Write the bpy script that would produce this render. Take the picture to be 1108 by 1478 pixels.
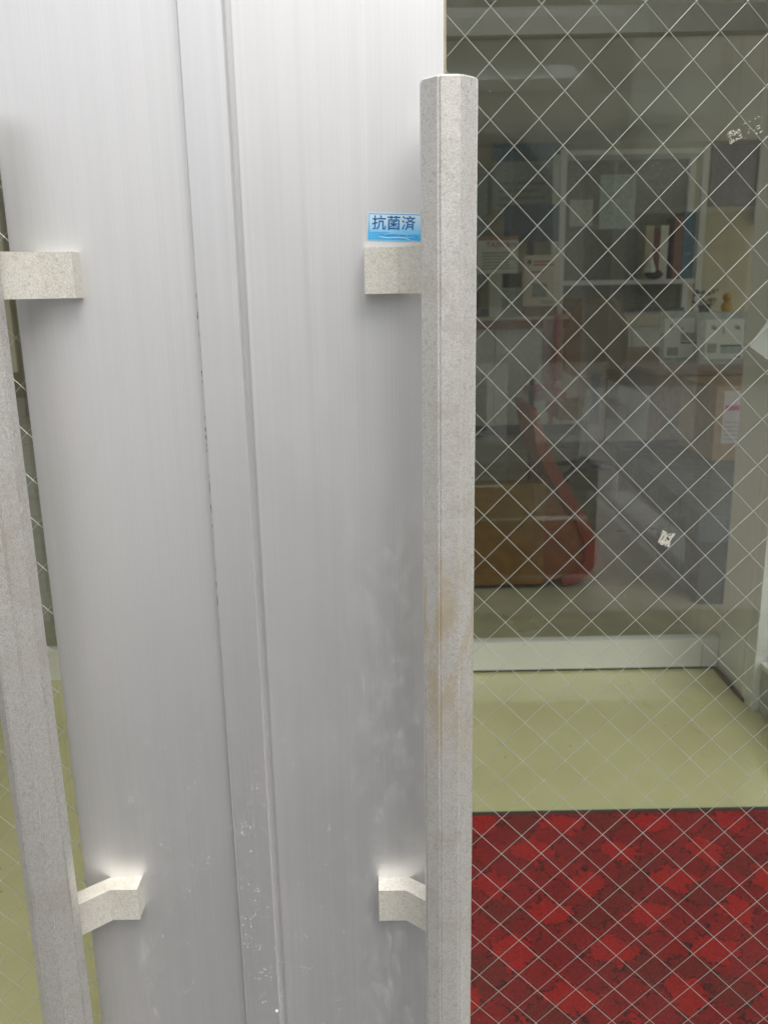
import bpy, bmesh, math, random
from mathutils import Vector, Matrix, Euler, noise as mnoise
random.seed(11)
R = math.radians
sc = bpy.context.scene
for o in list(bpy.data.objects):
    bpy.data.objects.remove(o)

# ------------------------------------------------------------------ camera
cd = bpy.data.cameras.new('camera')
cam = bpy.data.objects.new('camera', cd)
sc.collection.objects.link(cam)
cam.location = (0, -0.75, 1.30)
th, ro = R(14.37), R(1.07)
fw = Vector((0, math.cos(th), -math.sin(th)))
r0 = Vector((1, 0, 0)); u0 = r0.cross(fw)
rv = math.cos(ro) * r0 - math.sin(ro) * u0
uv = math.cos(ro) * u0 + math.sin(ro) * r0
cam.matrix_world = Matrix(((rv.x, uv.x, -fw.x, 0), (rv.y, uv.y, -fw.y, -0.75),
                           (rv.z, uv.z, -fw.z, 1.30), (0, 0, 0, 1)))
cd.sensor_fit = 'VERTICAL'; cd.sensor_height = 36; cd.lens = 36 * 1250 / 1478
cd.clip_start = 0.02; cd.clip_end = 600
cd.dof.use_dof = True; cd.dof.focus_distance = 0.74; cd.dof.aperture_fstop = 13
sc.camera = cam

# ------------------------------------------------------------------ sky, sun, exposure
SUN_EL = R(56)
w = bpy.data.worlds.new('World'); sc.world = w; w.use_nodes = True
nt = w.node_tree; nt.nodes.clear()
sky = nt.nodes.new('ShaderNodeTexSky'); sky.sky_type = 'NISHITA'; sky.sun_disc = False
SUN_AZ = math.pi - R(24)
sky.sun_elevation = SUN_EL; sky.sun_rotation = SUN_AZ
sky.air_density = 1.3; sky.dust_density = 4.0; sky.ozone_density = 1.0
hs = nt.nodes.new('ShaderNodeHueSaturation'); hs.inputs['Saturation'].default_value = 0.22
bg = nt.nodes.new('ShaderNodeBackground'); bg.inputs['Strength'].default_value = 0.115
wo = nt.nodes.new('ShaderNodeOutputWorld')
nt.links.new(sky.outputs[0], hs.inputs['Color']); nt.links.new(hs.outputs[0], bg.inputs[0]); nt.links.new(bg.outputs[0], wo.inputs[0])
sl = bpy.data.lights.new('sun', 'SUN'); sl.energy = 1.4; sl.angle = R(40); sl.color = (1, 0.96, 0.9)
sun = bpy.data.objects.new('sun', sl); sc.collection.objects.link(sun)
sd = Vector((math.sin(SUN_AZ) * math.cos(SUN_EL), math.cos(SUN_AZ) * math.cos(SUN_EL), math.sin(SUN_EL)))
sun.rotation_euler = sd.to_track_quat('Z', 'Y').to_euler()
sc.view_settings.view_transform = 'Standard'; sc.view_settings.look = 'None'
sc.view_settings.gamma = 1; sc.view_settings.use_curve_mapping = False
sc.view_settings.exposure = 0.52
sc.render.engine = 'CYCLES'
sc.cycles.max_bounces = 10; sc.cycles.transparent_max_bounces = 24
sc.cycles.diffuse_bounces = 5; sc.cycles.glossy_bounces = 5
sc.cycles.caustics_reflective = True

# ------------------------------------------------------------------ helpers
COL = sc.collection
def tag(o, label=None, cat=None, group=None, kind=None):
    if label: o['label'] = label
    if cat: o['category'] = cat
    if group: o['group'] = group
    if kind: o['kind'] = kind
    return o
def root(name, loc, label=None, cat=None, group=None):
    o = bpy.data.objects.new(name, None); COL.objects.link(o); o.location = loc
    o.empty_display_size = 0.05
    return tag(o, label, cat, group)
def wloc(o):
    v = Vector(o.location)
    while o.parent:
        o = o.parent; v += Vector(o.location)
    return v
def obj(name, bm, mat, parent=None, bevel=0, seg=2, smooth=False, kind=None):
    """link a bmesh built in world coordinates as one mesh object"""
    if bevel:
        es = [e for e in bm.edges if len(e.link_faces) == 2 and e.calc_face_angle(0) > 0.3]
        bmesh.ops.bevel(bm, geom=es, offset=bevel, segments=seg, affect='EDGES', clamp_overlap=True)
    bmesh.ops.recalc_face_normals(bm, faces=bm.faces)
    if parent: off = wloc(parent)
    else:
        xs = [v.co for v in bm.verts]
        mn = Vector((min(c[i] for c in xs) for i in range(3))); mx = Vector((max(c[i] for c in xs) for i in range(3)))
        off = Vector(((mn.x + mx.x) / 2, (mn.y + mx.y) / 2, mn.z))
    for v in bm.verts: v.co -= off
    me = bpy.data.meshes.new(name)
    if smooth:
        for f in bm.faces: f.smooth = True
    bm.to_mesh(me); bm.free()
    for m in (mat if isinstance(mat, (list, tuple)) else [mat]): me.materials.append(m)
    o = bpy.data.objects.new(name, me); COL.objects.link(o)
    if parent: o.parent = parent
    else: o.location = off
    if kind: o['kind'] = kind
    return o
def B(): return bmesh.new()
def box(bm, x0, x1, y0, y1, z0, z1, mi=0, M=None):
    vs = [Vector((x, y, z)) for z in (z0, z1) for x, y in ((x0, y0), (x1, y0), (x1, y1), (x0, y1))]
    if M: vs = [M @ v for v in vs]
    v = [bm.verts.new(c) for c in vs]
    for f in ((0, 3, 2, 1), (4, 5, 6, 7), (0, 1, 5, 4), (1, 2, 6, 5), (2, 3, 7, 6), (3, 0, 4, 7)):
        bm.faces.new([v[i] for i in f]).material_index = mi
    return bm
def bx(*a, **k): return box(B(), *a, **k)
def prism(bm, pts, d, mi=0):
    """polygon (3D points) pushed along vector d"""
    d = Vector(d)
    a = [bm.verts.new(Vector(p)) for p in pts]; b = [bm.verts.new(Vector(p) + d) for p in pts]
    n = len(pts)
    bm.faces.new(a[::-1]).material_index = mi; bm.faces.new(b).material_index = mi
    for i in range(n):
        bm.faces.new((a[i], a[(i + 1) % n], b[(i + 1) % n], b[i])).material_index = mi
    return bm
def flat(bm, pts, mi=0):
    f = bm.faces.new([bm.verts.new(Vector(p)) for p in pts]); f.material_index = mi
    return bm
def tube(bm, p0, p1, r, n=8, r1=None, mi=0):
    p0, p1 = Vector(p0), Vector(p1); d = (p1 - p0).normalized()
    a = d.orthogonal().normalized(); b = d.cross(a); r1 = r if r1 is None else r1
    A = [bm.verts.new(p0 + r * (math.cos(t) * a + math.sin(t) * b)) for t in [2 * math.pi * i / n for i in range(n)]]
    Bv = [bm.verts.new(p1 + r1 * (math.cos(t) * a + math.sin(t) * b)) for t in [2 * math.pi * i / n for i in range(n)]]
    for i in range(n):
        bm.faces.new((A[i], A[(i + 1) % n], Bv[(i + 1) % n], Bv[i])).material_index = mi
    bm.faces.new(A[::-1]).material_index = mi; bm.faces.new(Bv).material_index = mi
    return bm
def ball(bm, c, r, s=(1, 1, 1), sub=2, mi=0):
    g = bmesh.ops.create_icosphere(bm, subdivisions=sub, radius=r)
    for v in g['verts']:
        v.co = Vector((v.co.x * s[0], v.co.y * s[1], v.co.z * s[2])) + Vector(c)
        for f in v.link_faces: f.material_index = mi
    return bm
def text(bm, s, size, M, mi=0, bold=0.0):
    """flat lettering as mesh, M maps text plane (x,y) to the world"""
    cu = bpy.data.curves.new('lettering', 'FONT'); cu.body = s; cu.size = size
    cu.align_x = 'CENTER'; cu.align_y = 'CENTER'; cu.resolution_u = 3; cu.offset = bold; cu.fill_mode = 'FRONT'
    o = bpy.data.objects.new('lettering', cu); COL.objects.link(o)
    dg = bpy.context.evaluated_depsgraph_get(); dg.update()
    me = o.evaluated_get(dg).to_mesh()
    n0 = len(bm.verts); nf = len(bm.faces)
    bm.from_mesh(me); bm.verts.ensure_lookup_table(); bm.faces.ensure_lookup_table()
    for v in bm.verts[n0:]: v.co = M @ v.co
    for f in bm.faces[nf:]: f.material_index = mi
    o.to_mesh_clear() if hasattr(o, 'to_mesh_clear') else None
    bpy.data.objects.remove(o); bpy.data.curves.remove(cu)
    return bm

# ------------------------------------------------------------------ material helpers
class N:
    def __init__(s, name):
        s.m = bpy.data.materials.new(name); s.m.use_nodes = True
        s.t = s.m.node_tree; s.t.nodes.clear()
        s.out = s.n('ShaderNodeOutputMaterial'); s.geo = None
    def n(s, t, **k):
        x = s.t.nodes.new(t)
        for a, b in k.items(): setattr(x, a, b)
        return x
    def l(s, a, b): s.t.links.new(a, b)
    def set(s, inp, v):
        if hasattr(v, 'default_value') and hasattr(v, 'is_output'): s.l(v, inp)
        elif isinstance(v, (tuple, list)) and len(v) == 3 and inp.type == 'RGBA': inp.default_value = (*v, 1)
        else: inp.default_value = v
    def pos(s):
        if s.geo is None: s.geo = s.n('ShaderNodeNewGeometry')
        return s.geo.outputs['Position']
    def map(s, scale=(1, 1, 1), loc=(0, 0, 0), rot=(0, 0, 0)):
        m = s.n('ShaderNodeMapping'); s.l(s.pos(), m.inputs[0])
        m.inputs['Scale'].default_value = scale; m.inputs['Location'].default_value = loc; m.inputs['Rotation'].default_value = rot
        return m.outputs[0]
    def noise(s, scale, detail=3, rough=0.55, vec=None, dist=0):
        x = s.n('ShaderNodeTexNoise'); s.l(vec or s.pos(), x.inputs['Vector'])
        x.inputs['Scale'].default_value = scale; x.inputs['Detail'].default_value = detail
        x.inputs['Roughness'].default_value = rough; x.inputs['Distortion'].default_value = dist
        return x.outputs['Fac']
    def vor(s, scale, vec=None, feat='F1', rnd=1):
        x = s.n('ShaderNodeTexVoronoi', feature=feat); s.l(vec or s.pos(), x.inputs['Vector'])
        x.inputs['Scale'].default_value = scale; x.inputs['Randomness'].default_value = rnd
        return x.outputs['Distance']
    def ramp(s, f, a, b, va=0.0, vb=1.0):
        x = s.n('ShaderNodeMapRange', clamp=True); x.interpolation_type = 'SMOOTHSTEP'
        s.set(x.inputs[0], f); x.inputs[1].default_value = a; x.inputs[2].default_value = b
        x.inputs[3].default_value = va; x.inputs[4].default_value = vb
        return x.outputs[0]
    def math(s, op, a, b=0.0, c=None):
        x = s.n('ShaderNodeMath', operation=op); s.set(x.inputs[0], a); s.set(x.inputs[1], b)
        if c is not None: s.set(x.inputs[2], c)
        return x.outputs[0]
    def mix(s, f, a, b, mode='MIX'):
        x = s.n('ShaderNodeMix', data_type='RGBA', blend_type=mode)
        s.set(x.inputs[0], f); s.set(x.inputs[6], a); s.set(x.inputs[7], b)
        return x.outputs[2]
    def xyz(s):
        x = s.n('ShaderNodeSeparateXYZ'); s.l(s.pos(), x.inputs[0]); return x.outputs
    def bump(s, h, st, dist=0.001):
        x = s.n('ShaderNodeBump'); s.set(x.inputs['Height'], h); x.inputs['Strength'].default_value = st
        x.inputs['Distance'].default_value = dist; return x.outputs[0]
    def bsdf(s, col, rough=0.5, metal=0.0, normal=None, spec=None, **k):
        p = s.n('ShaderNodeBsdfPrincipled')
        s.set(p.inputs['Base Color'], col); s.set(p.inputs['Roughness'], rough); s.set(p.inputs['Metallic'], metal)
        if normal is not None: s.l(normal, p.inputs['Normal'])
        if spec is not None: s.set(p.inputs['Specular IOR Level'], spec)
        s.l(p.outputs[0], s.out.inputs[0]); return s.m

def plain(name, col, rough=0.5, metal=0.0, var=0.15, scale=30, bump=0.0, spec=None):
    n = N(name); f = n.noise(scale, 4)
    c = n.mix(n.ramp(f, 0.3, 0.7), tuple(x * (1 - var) for x in col), tuple(min(1, x * (1 + var)) for x in col))
    r = n.ramp(n.noise(scale * 0.6, 3), 0.3, 0.7, max(0.02, rough - 0.08), rough + 0.08)
    return n.bsdf(c, r, metal, n.bump(n.noise(scale * 4, 3), bump, 0.001) if bump else None, spec)

# brushed satin aluminium of the doors
def alu(name, base, rough, scuff=1.0, streak=1.0, metal=0.9):
    n = N(name); xs = n.xyz()
    st = n.noise(1.0, 4, 0.7, n.map((620, 60, 1.0)))                   # fine vertical draw lines
    st2 = n.noise(1.0, 3, 0.6, n.map((95, 20, 0.5), (3, 1, 2)))
    s = n.math('ADD', n.math('MULTIPLY', st, 0.8), n.math('MULTIPLY', st2, 0.2))
    c = n.mix(n.ramp(s, 0.34, 0.66), tuple(b * (1 - 0.034 * streak) for b in base), tuple(min(1, b * (1 + 0.016 * streak)) for b in base))
    # cloudy hand-wear, wiped marks and bluish film
    cl = n.noise(1.0, 5, 0.6, n.map((13, 13, 5)), 0.6)
    c = n.mix(n.ramp(cl, 0.45, 0.75, 0, 0.3), c, (0.74, 0.70, 0.72))
    z = xs[2]; x = xs[0]
    near = n.math('MULTIPLY', n.ramp(x, -0.06, 0.03), n.ramp(z, 1.19, 1.04))
    low = n.math('MULTIPLY', n.ramp(x, -0.05, 0.02), n.ramp(z, 0.74, 0.66))
    lowl = n.math('MULTIPLY', n.math('MULTIPLY', n.ramp(x, -0.235, -0.248), n.ramp(x, -0.27, -0.258)), n.ramp(z, 0.71, 0.66, 0, 0.7))
    cloud = n.ramp(n.noise(1.0, 6, 0.7, n.map((48, 48, 24), (0, 0, 4))), 0.44, 0.70)
    fleck = n.ramp(n.noise(1.0, 5, 0.75, n.map((230, 230, 120))), 0.46, 0.70)
    wm = n.math('MULTIPLY', n.math('MINIMUM', n.math('ADD', lowl, n.math('ADD', near, low)), 1.0), n.math('MULTIPLY', cloud, n.math('MULTIPLY_ADD', fleck, 0.8, 0.2)))
    # thin hairline scratches
    h1 = n.ramp(n.noise(1.0, 1, 0.4, n.map((700, 0.0, 16), (0, 0, 0), (0, R(52), 0))), 0.72, 0.80)
    h2 = n.ramp(n.noise(1.0, 1, 0.4, n.map((900, 0.0, 22), (7, 0, 3), (0, R(-24), 0))), 0.74, 0.82)
    hair = n.math('MULTIPLY', n.math('MAXIMUM', h1, h2), n.ramp(n.noise(9, 2), 0.50, 0.66))
    dots = n.math('MULTIPLY', n.ramp(n.vor(300), 0.26, 0.14), n.ramp(n.noise(46, 2), 0.55 - 0.05 * (scuff > 1.2), 0.63))
    dots = n.math('MULTIPLY', dots, n.ramp(z, 1.1, 0.8, 0.15, 1.0))
    mk = n.math('MINIMUM', n.math('ADD', n.math('MULTIPLY', wm, 0.5 * scuff), n.math('ADD', n.math('MULTIPLY', hair, 0.35), n.math('MULTIPLY', dots, 0.45 * scuff))), 1.0)
    c = n.mix(mk, c, (0.92, 0.92, 0.91))
    rg = n.math('ADD', n.ramp(s, 0.3, 0.7, rough - 0.015, rough + 0.02), n.math('MULTIPLY', mk, 0.2))
    rg = n.math('ADD', rg, n.ramp(cl, 0.4, 0.75, 0, 0.06))
    mt = n.math('SUBTRACT', metal, n.math('MULTIPLY', mk, 0.85))
    return n.bsdf(c, rg, mt, n.bump(st, 0.02, 0.0003))

ALU = alu('satin_aluminium', (0.82, 0.82, 0.823), 0.44, metal=0.83)
ALU2 = alu('meeting_strip_aluminium', (0.82, 0.82, 0.828), 0.42, 1.5, metal=0.84)

# cast, sandblasted aluminium of the handles
def cast(name, base, stain=False, metal=0.68):
    n = N(name)
    g = n.noise(1050, 2, 0.6); g2 = n.noise(240, 4, 0.6); bl = n.noise(28, 5, 0.6)
    c = n.mix(n.ramp(g, 0.36, 0.62), tuple(b * 0.79 for b in base), tuple(min(1, b * 1.07) for b in base))
    c = n.mix(n.ramp(g2, 0.5, 0.72, 0, 0.35), c, (0.36, 0.33, 0.28))
    c = n.mix(n.ramp(bl, 0.48, 0.75, 0, 0.4), c, (0.50, 0.45, 0.36))
    pits = n.math('MULTIPLY', n.ramp(n.vor(260), 0.16, 0.08), n.ramp(n.noise(60, 2), 0.56, 0.64))
    c = n.mix(n.math('MULTIPLY', pits, 0.7), c, (0.20, 0.17, 0.13))
    if stain:
        xs = n.xyz()
        zf = n.math('MULTIPLY', n.math('MULTIPLY', n.ramp(xs[2], 0.86, 0.99), n.ramp(xs[2], 1.12, 1.03)), n.ramp(xs[0], -0.05, 0.0))
        sf = n.math('MULTIPLY', zf, n.ramp(n.noise(1.0, 5, 0.65, n.map((60, 60, 22))), 0.40, 0.62))
        c = n.mix(n.math('MULTIPLY', sf, 0.68), c, (0.62, 0.51, 0.33))
    return n.bsdf(c, n.ramp(g2, 0.3, 0.7, 0.40, 0.54), metal, n.bump(g, 0.2, 0.0004))
CAST = cast('cast_aluminium', (0.77, 0.755, 0.72), True)
CASTL = cast('worn_cast_aluminium', (0.68, 0.665, 0.635))
CASTB = cast('cast_bracket', (0.75, 0.73, 0.66), False, 0.35)

# thin pane: real Fresnel split between what passes and what is mirrored, light dust and painted haze on the surface
def glass(name, tint, dust_haze=0.02, refl=1.0):
    n = N(name)
    dp = n.n('ShaderNodeVectorMath', operation='DOT_PRODUCT'); n.pos()
    n.l(n.geo.outputs['Incoming'], dp.inputs[0]); n.l(n.geo.outputs['Normal'], dp.inputs[1])
    c = n.math('ABSOLUTE', dp.outputs['Value'])
    f = n.math('MULTIPLY_ADD', n.math('POWER', n.math('SUBTRACT', 1.0, c), 5.0), 0.957, 0.043 * refl)
    tr = n.n('ShaderNodeBsdfTransparent'); n.set(tr.inputs[0], tint)
    gl = n.n('ShaderNodeBsdfGlossy'); gl.inputs['Roughness'].default_value = 0.01; n.set(gl.inputs[0], (1, 1, 1))
    m1 = n.n('ShaderNodeMixShader'); n.set(m1.inputs[0], f); n.l(tr.outputs[0], m1.inputs[1]); n.l(gl.outputs[0], m1.inputs[2])
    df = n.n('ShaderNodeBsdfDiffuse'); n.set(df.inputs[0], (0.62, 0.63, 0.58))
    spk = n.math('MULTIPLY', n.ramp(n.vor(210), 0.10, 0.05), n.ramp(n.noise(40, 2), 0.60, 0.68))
    film = n.math('MULTIPLY', n.ramp(n.noise(1.0, 5, 0.6, n.map((9, 9, 5)), 0.8), 0.35, 0.8, dust_haze * 0.6, dust_haze * 2.2), n.ramp(n.xyz()[2], 0.75, 1.4, 0.3, 1.0))  # patchy dirt plus painted reflection haze, stronger on the upper pane
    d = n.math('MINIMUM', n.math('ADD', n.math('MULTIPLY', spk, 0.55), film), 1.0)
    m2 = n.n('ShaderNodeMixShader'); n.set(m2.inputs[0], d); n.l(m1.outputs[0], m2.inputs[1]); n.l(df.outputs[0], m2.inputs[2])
    n.l(m2.outputs[0], n.out.inputs[0]); return n.m
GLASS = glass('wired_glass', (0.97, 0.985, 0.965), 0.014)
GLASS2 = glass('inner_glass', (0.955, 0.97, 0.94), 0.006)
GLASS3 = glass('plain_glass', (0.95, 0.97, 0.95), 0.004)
WIRE = plain('steel_wire', (0.66, 0.67, 0.64), 0.38, 0.7, 0.05)
RUBBER = plain('black_rubber', (0.03, 0.03, 0.028), 0.7)
SEAL = plain('beige_sealant', (0.40, 0.35, 0.27), 0.6)
WHITE = plain('white_paint', (0.74, 0.74, 0.71), 0.45, 0, 0.04)
PAPER = plain('paper', (0.80, 0.80, 0.76), 0.8, 0, 0.03)
RESID = plain('tape_residue', (0.56, 0.55, 0.47), 0.7, 0, 0.2, 400)

# vinyl floor
n = N('green_vinyl')
c = n.mix(n.ramp(n.noise(3.5, 4), 0.3, 0.7), (0.51, 0.485, 0.265), (0.56, 0.535, 0.305))
c = n.mix(n.ramp(n.noise(180, 3), 0.45, 0.75, 0, 0.25), c, (0.52, 0.52, 0.33))
sp = n.math('MULTIPLY', n.ramp(n.vor(22), 0.10, 0.06), n.ramp(n.noise(6, 2), 0.56, 0.62))
c = n.mix(n.math('MULTIPLY', sp, 0.6), c, (0.14, 0.13, 0.08))
stn = n.ramp(n.noise(1.0, 5, 0.6, n.map((10, 3, 1)), 1.5), 0.6, 0.7, 0, 0.25)
c = n.mix(stn, c, (0.32, 0.33, 0.18))
VINYL = n.bsdf(c, n.ramp(n.noise(3, 3), 0.3, 0.7, 0.07, 0.14), 0)

def carpet(name, col, var=0.35):
    n = N(name); f = n.noise(330, 4, 0.75); g = n.noise(70, 4)
    c = n.mix(n.ramp(f, 0.3, 0.7), tuple(x * (1 - var) for x in col), tuple(x * (1 + var) for x in col))
    c = n.mix(n.ramp(g, 0.5, 0.75, 0, 0.4), c, (0.09, 0.012, 0.011))
    return n.bsdf(c, 0.95, 0, n.bump(f, 0.6, 0.003), 0.1)
MAT0 = carpet('mat_outline', (0.050, 0.008, 0.008))
MAT1 = carpet('mat_maroon', (0.215, 0.013, 0.014), 0.5)
MAT2 = carpet('mat_deep_red', (0.25, 0.013, 0.013), 0.5)
MAT3 = carpet('mat_bright_red', (0.36, 0.014, 0.013), 0.4)
MAT4 = carpet('mat_brown_red', (0.17, 0.018, 0.016), 0.5)

def wood(name, a, b, sc_=(3, 40, 40)):
    n = N(name); f = n.noise(1.0, 5, 0.6, n.map(sc_), 0.8)
    return n.bsdf(n.mix(n.ramp(f, 0.3, 0.7), a, b), n.ramp(f, 0.3, 0.7, 0.35, 0.5), 0, n.bump(f, 0.1, 0.002))
WOODR = wood('red_brown_wood', (0.20, 0.062, 0.035), (0.27, 0.09, 0.05))
WOODB = wood('brown_wood', (0.22, 0.14, 0.10), (0.30, 0.20, 0.14), (40, 3, 40))
CARD = plain('cardboard', (0.42, 0.29, 0.16), 0.85, 0, 0.08)
GREYP = plain('grey_laminate', (0.60, 0.61, 0.57), 0.5, 0, 0.06)
CREAM = plain('cream_laminate', (0.55, 0.50, 0.38), 0.5, 0, 0.06)
WALLM = plain('office_wall', (0.56, 0.51, 0.36), 0.8, 0, 0.06, 8)
CEIL = plain('ceiling_board', (0.72, 0.71, 0.66), 0.9, 0, 0.05, 60)
STEEL = plain('stainless_kickplate', (0.90, 0.90, 0.92), 0.36, 0.4, 0.04, 3)
FRAME = alu('inner_frame_aluminium', (0.80, 0.80, 0.78), 0.40, 0.2, 1.0, 0.3)
BENCH = plain('slate_vinyl', (0.065, 0.088, 0.105), 0.36, 0, 0.1, 40, 0.1)
KHAKI = plain('khaki_fabric', (0.20, 0.155, 0.085), 0.9, 0, 0.15, 120, 0.2)
BROWN = plain('brown_reflection', (0.21, 0.13, 0.03), 0.5, 0, 0.15, 20, 0.1)
ORANGE = plain('orange_red_reflection', (0.235, 0.042, 0.014), 0.4, 0, 0.1)
DARK = plain('dark_plastic', (0.03, 0.03, 0.035), 0.4)
CHROME = plain('chromed_steel', (0.7, 0.7, 0.7), 0.2, 1.0, 0.03)
REDM = plain('dark_red_frame', (0.25, 0.04, 0.04), 0.4)
NAVY = plain('navy_print', (0.03, 0.06, 0.12), 0.4)
BLUEP = plain('blue_print', (0.08, 0.20, 0.32), 0.6)
TEALP = plain('pale_teal_print', (0.42, 0.50, 0.47), 0.6)
REDP = plain('red_print', (0.45, 0.06, 0.05), 0.7)
PINKP = plain('magenta_print', (0.55, 0.08, 0.28), 0.7)
GREYPR = plain('grey_print', (0.36, 0.37, 0.36), 0.7)
BLACKP = plain('black_print', (0.06, 0.06, 0.06), 0.7)
YELLOW = plain('yellow_plastic', (0.62, 0.36, 0.03), 0.5)
LEAF = plain('dark_leaf', (0.03, 0.07, 0.035), 0.5)
PINKW = plain('pinkish_label', (0.66, 0.58, 0.60), 0.7, 0, 0.03)

# ------------------------------------------------------------------ setting: ground, floors, walls
n = N('pavement_concrete')
f = n.noise(160, 5, 0.7); g = n.noise(2.5, 5)
PAVE = n.bsdf(n.mix(n.ramp(g, 0.3, 0.7), (0.062, 0.061, 0.059), (0.09, 0.088, 0.084)), 0.9, 0, n.bump(f, 0.4, 0.003))
n = N('asphalt'); f = n.noise(200, 5, 0.7)
ASPH = n.bsdf(n.mix(n.ramp(f, 0.3, 0.7), (0.045, 0.045, 0.047), (0.075, 0.075, 0.075)), 0.9, 0, n.bump(f, 0.5, 0.004))
n = N('light_concrete'); f = n.noise(120, 5, 0.7); g = n.noise(1.6, 5)
LCON = n.bsdf(n.mix(n.ramp(g, 0.3, 0.7), (0.44, 0.435, 0.42), (0.53, 0.52, 0.50)), 0.9, 0, n.bump(f, 0.4, 0.003))
tag(obj('pavement', bx(-40, 40, -2.6, -0.03, -0.16, -0.006), PAVE), kind='structure')
tag(obj('forecourt', bx(-40, 40, -11.0, -2.6, -0.20, -0.03), LCON), kind='structure')
tag(obj('road', bx(-80, 80, -80, -11.0, -0.3, -0.15), ASPH), kind='structure')
tag(obj('ground', bx(-250, 250, -80.5, 250, -0.5, -0.31), plain('bare_ground', (0.38, 0.37, 0.34), 0.9, 0, 0.1, 1)), kind='structure')
tag(obj('vestibule_floor', bx(-2.6, 1.30, 0.06, 2.08, -0.08, 0.0), VINYL), kind='structure')
tag(obj('door_sill', bx(-2.6, 1.30, -0.03, 0.06, -0.08, 0.002), STEEL), kind='structure')
OFL = plain('office_floor', (0.36, 0.33, 0.24), 0.35, 0, 0.12, 5)
tag(obj('office_floor', bx(-4.0, 5.0, 2.08, 9.1, -0.08, -0.002), OFL), kind='structure')
tag(obj('office_back_wall', bx(-4.0, 5.0, 9.0, 9.15, -0.002, 3.2), WALLM), kind='structure')
tag(obj('office_ceiling', bx(-4.0, 5.15, 2.0, 9.15, 2.75, 2.9), CEIL), kind='structure')
tag(obj('vestibule_ceiling', bx(-4.0, 5.15, 0.21, 2.3, 3.36, 3.5), CEIL), kind='structure')  # set high so the tall transom lets in more sky light
tag(obj('upper_wall', bx(-4.0, 5.15, 2.10, 2.25, 2.902, 3.358), WALLM), kind='structure')
tag(obj('added_left_wall', bx(-1.75, -1.65, 0.21, 2.03, 0.001, 3.358), WALLM), kind='structure')  # unseen wall added to cut the light on the left floor
# facade over the doors, and vestibule left wall
EXT = plain('outer_wall', (0.42, 0.41, 0.38), 0.85, 0, 0.06, 20)
tag(obj('facade_wall', bx(-4.0, 5.15, 0.0, 0.2, 3.36, 4.2), EXT), kind='structure')
tag(obj('side_wall', bx(-4.0, -1.08, 0.061, 0.2, -0.1, 3.358), EXT), kind='structure')  # left front made solid to keep daylight off the floor inside
bm = B(); box(bm, -4.15, -4.0, 0.2, 9.15, -0.1, 0.5); box(bm, -4.15, -4.0, 0.2, 9.15, 2.6, 2.748)
for y0, y1 in ((0.2, 2.4), (5.4, 5.6), (8.9, 9.15)): box(bm, -4.15, -4.0, y0, y1, 0.5, 2.6)  # unseen openings left in the wall to light the office
tag(obj('office_left_wall', bm, WALLM), kind='structure')
# right office wall: two unseen openings added to let daylight in
bm = B()
box(bm, 5.0, 5.15, 2.1, 9.15, -0.1, 0.5); box(bm, 5.0, 5.15, 2.1, 9.15, 2.6, 2.748)
for y0, y1 in ((2.1, 2.3), (5.4, 5.6), (8.9, 9.15)): box(bm, 5.0, 5.15, y0, y1, 0.5, 2.6)
tag(obj('office_right_wall', bm, WALLM), kind='structure')

# ------------------------------------------------------------------ the outer doors
def door(px, s, label):
    """px: x of the meeting line; s=+1 leaf runs to the right, -1 to the left"""
    r = root('door', (px, 0, 0), label, 'door')
    X = lambda d: px + s * d
    def bb(d0, d1, *a):
        a0, a1 = sorted((X(d0), X(d1))); return bx(a0, a1, *a)
    if s > 0: d_in, d_st = 0.0166, 0.1816       # stile from behind the meeting strip to the glass
    else: d_in, d_st = 0.002, 0.1760
    W = 0.92
    obj('meeting_stile', bb(d_in, d_st, 0.0, 0.04, 0.012, 2.08), ALU, r, 0.0012)
    obj('hinge_stile', bb(W - 0.09, W, 0.0, 0.04, 0.012, 2.08), ALU, r, 0.001)
    obj('bottom_rail', bb(d_st, W - 0.09, 0.001, 0.039, 0.012, 0.20), ALU, r, 0.001)
    obj('top_rail', bb(d_st, W - 0.09, 0.001, 0.039, 2.0, 2.08), ALU, r, 0.001)
    g0, g1 = sorted((X(d_st - 0.008), X(W - 0.082)))
    obj('sealant', bb(d_st, d_st + 0.0022, 0.002, 0.0088, 0.2, 2.0), SEAL if s > 0 else ALU2, r)
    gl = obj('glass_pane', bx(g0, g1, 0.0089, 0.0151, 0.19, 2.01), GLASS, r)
    # 45 degree wire mesh cast in the glass
    bm = B(); ax, az, hx, hz, yw = 0.0916, 1.5161, 0.02031, 0.02083, 0.012
    k = hz / hx; lo, hi, xl, xr = 0.2, 2.0, X(d_st), X(W - 0.09)
    xl, xr = sorted((xl, xr))
    for sg in (1, -1):
        for i in range(-90, 130):
            c0 = az + 2 * i * hz                            # z at x=ax
            pts = []
            jit = random.uniform(-0.0009, 0.0009)
            xa, xb = xl, xr
            za, zb = c0 + jit + sg * k * (xa - ax), c0 + jit + sg * k * (xb - ax)
            def clip(x1, z1, x2, z2):
                if max(z1, z2) < lo or min(z1, z2) > hi: return None
                t0, t1 = 0.0, 1.0; dz = z2 - z1
                for lim, up in ((lo, False), (hi, True)):
                    t = (lim - z1) / dz
                    inside_increasing = (dz > 0) != up
                    if inside_increasing: t0 = max(t0, t)
                    else: t1 = min(t1, t)
                if t0 >= t1: return None
                return (x1 + t0 * (x2 - x1), z1 + t0 * dz, x1 + t1 * (x2 - x1), z1 + t1 * dz)
            q = clip(xa, za, xb, zb)
            if q:
                yy = yw + sg * 0.00034
                tube(bm, (q[0], yy, q[1]), (q[2], yy, q[3]), 0.00028, 6)
    obj('wire_mesh', bm, WIRE, r, kind='stuff')
    return r, X

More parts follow.
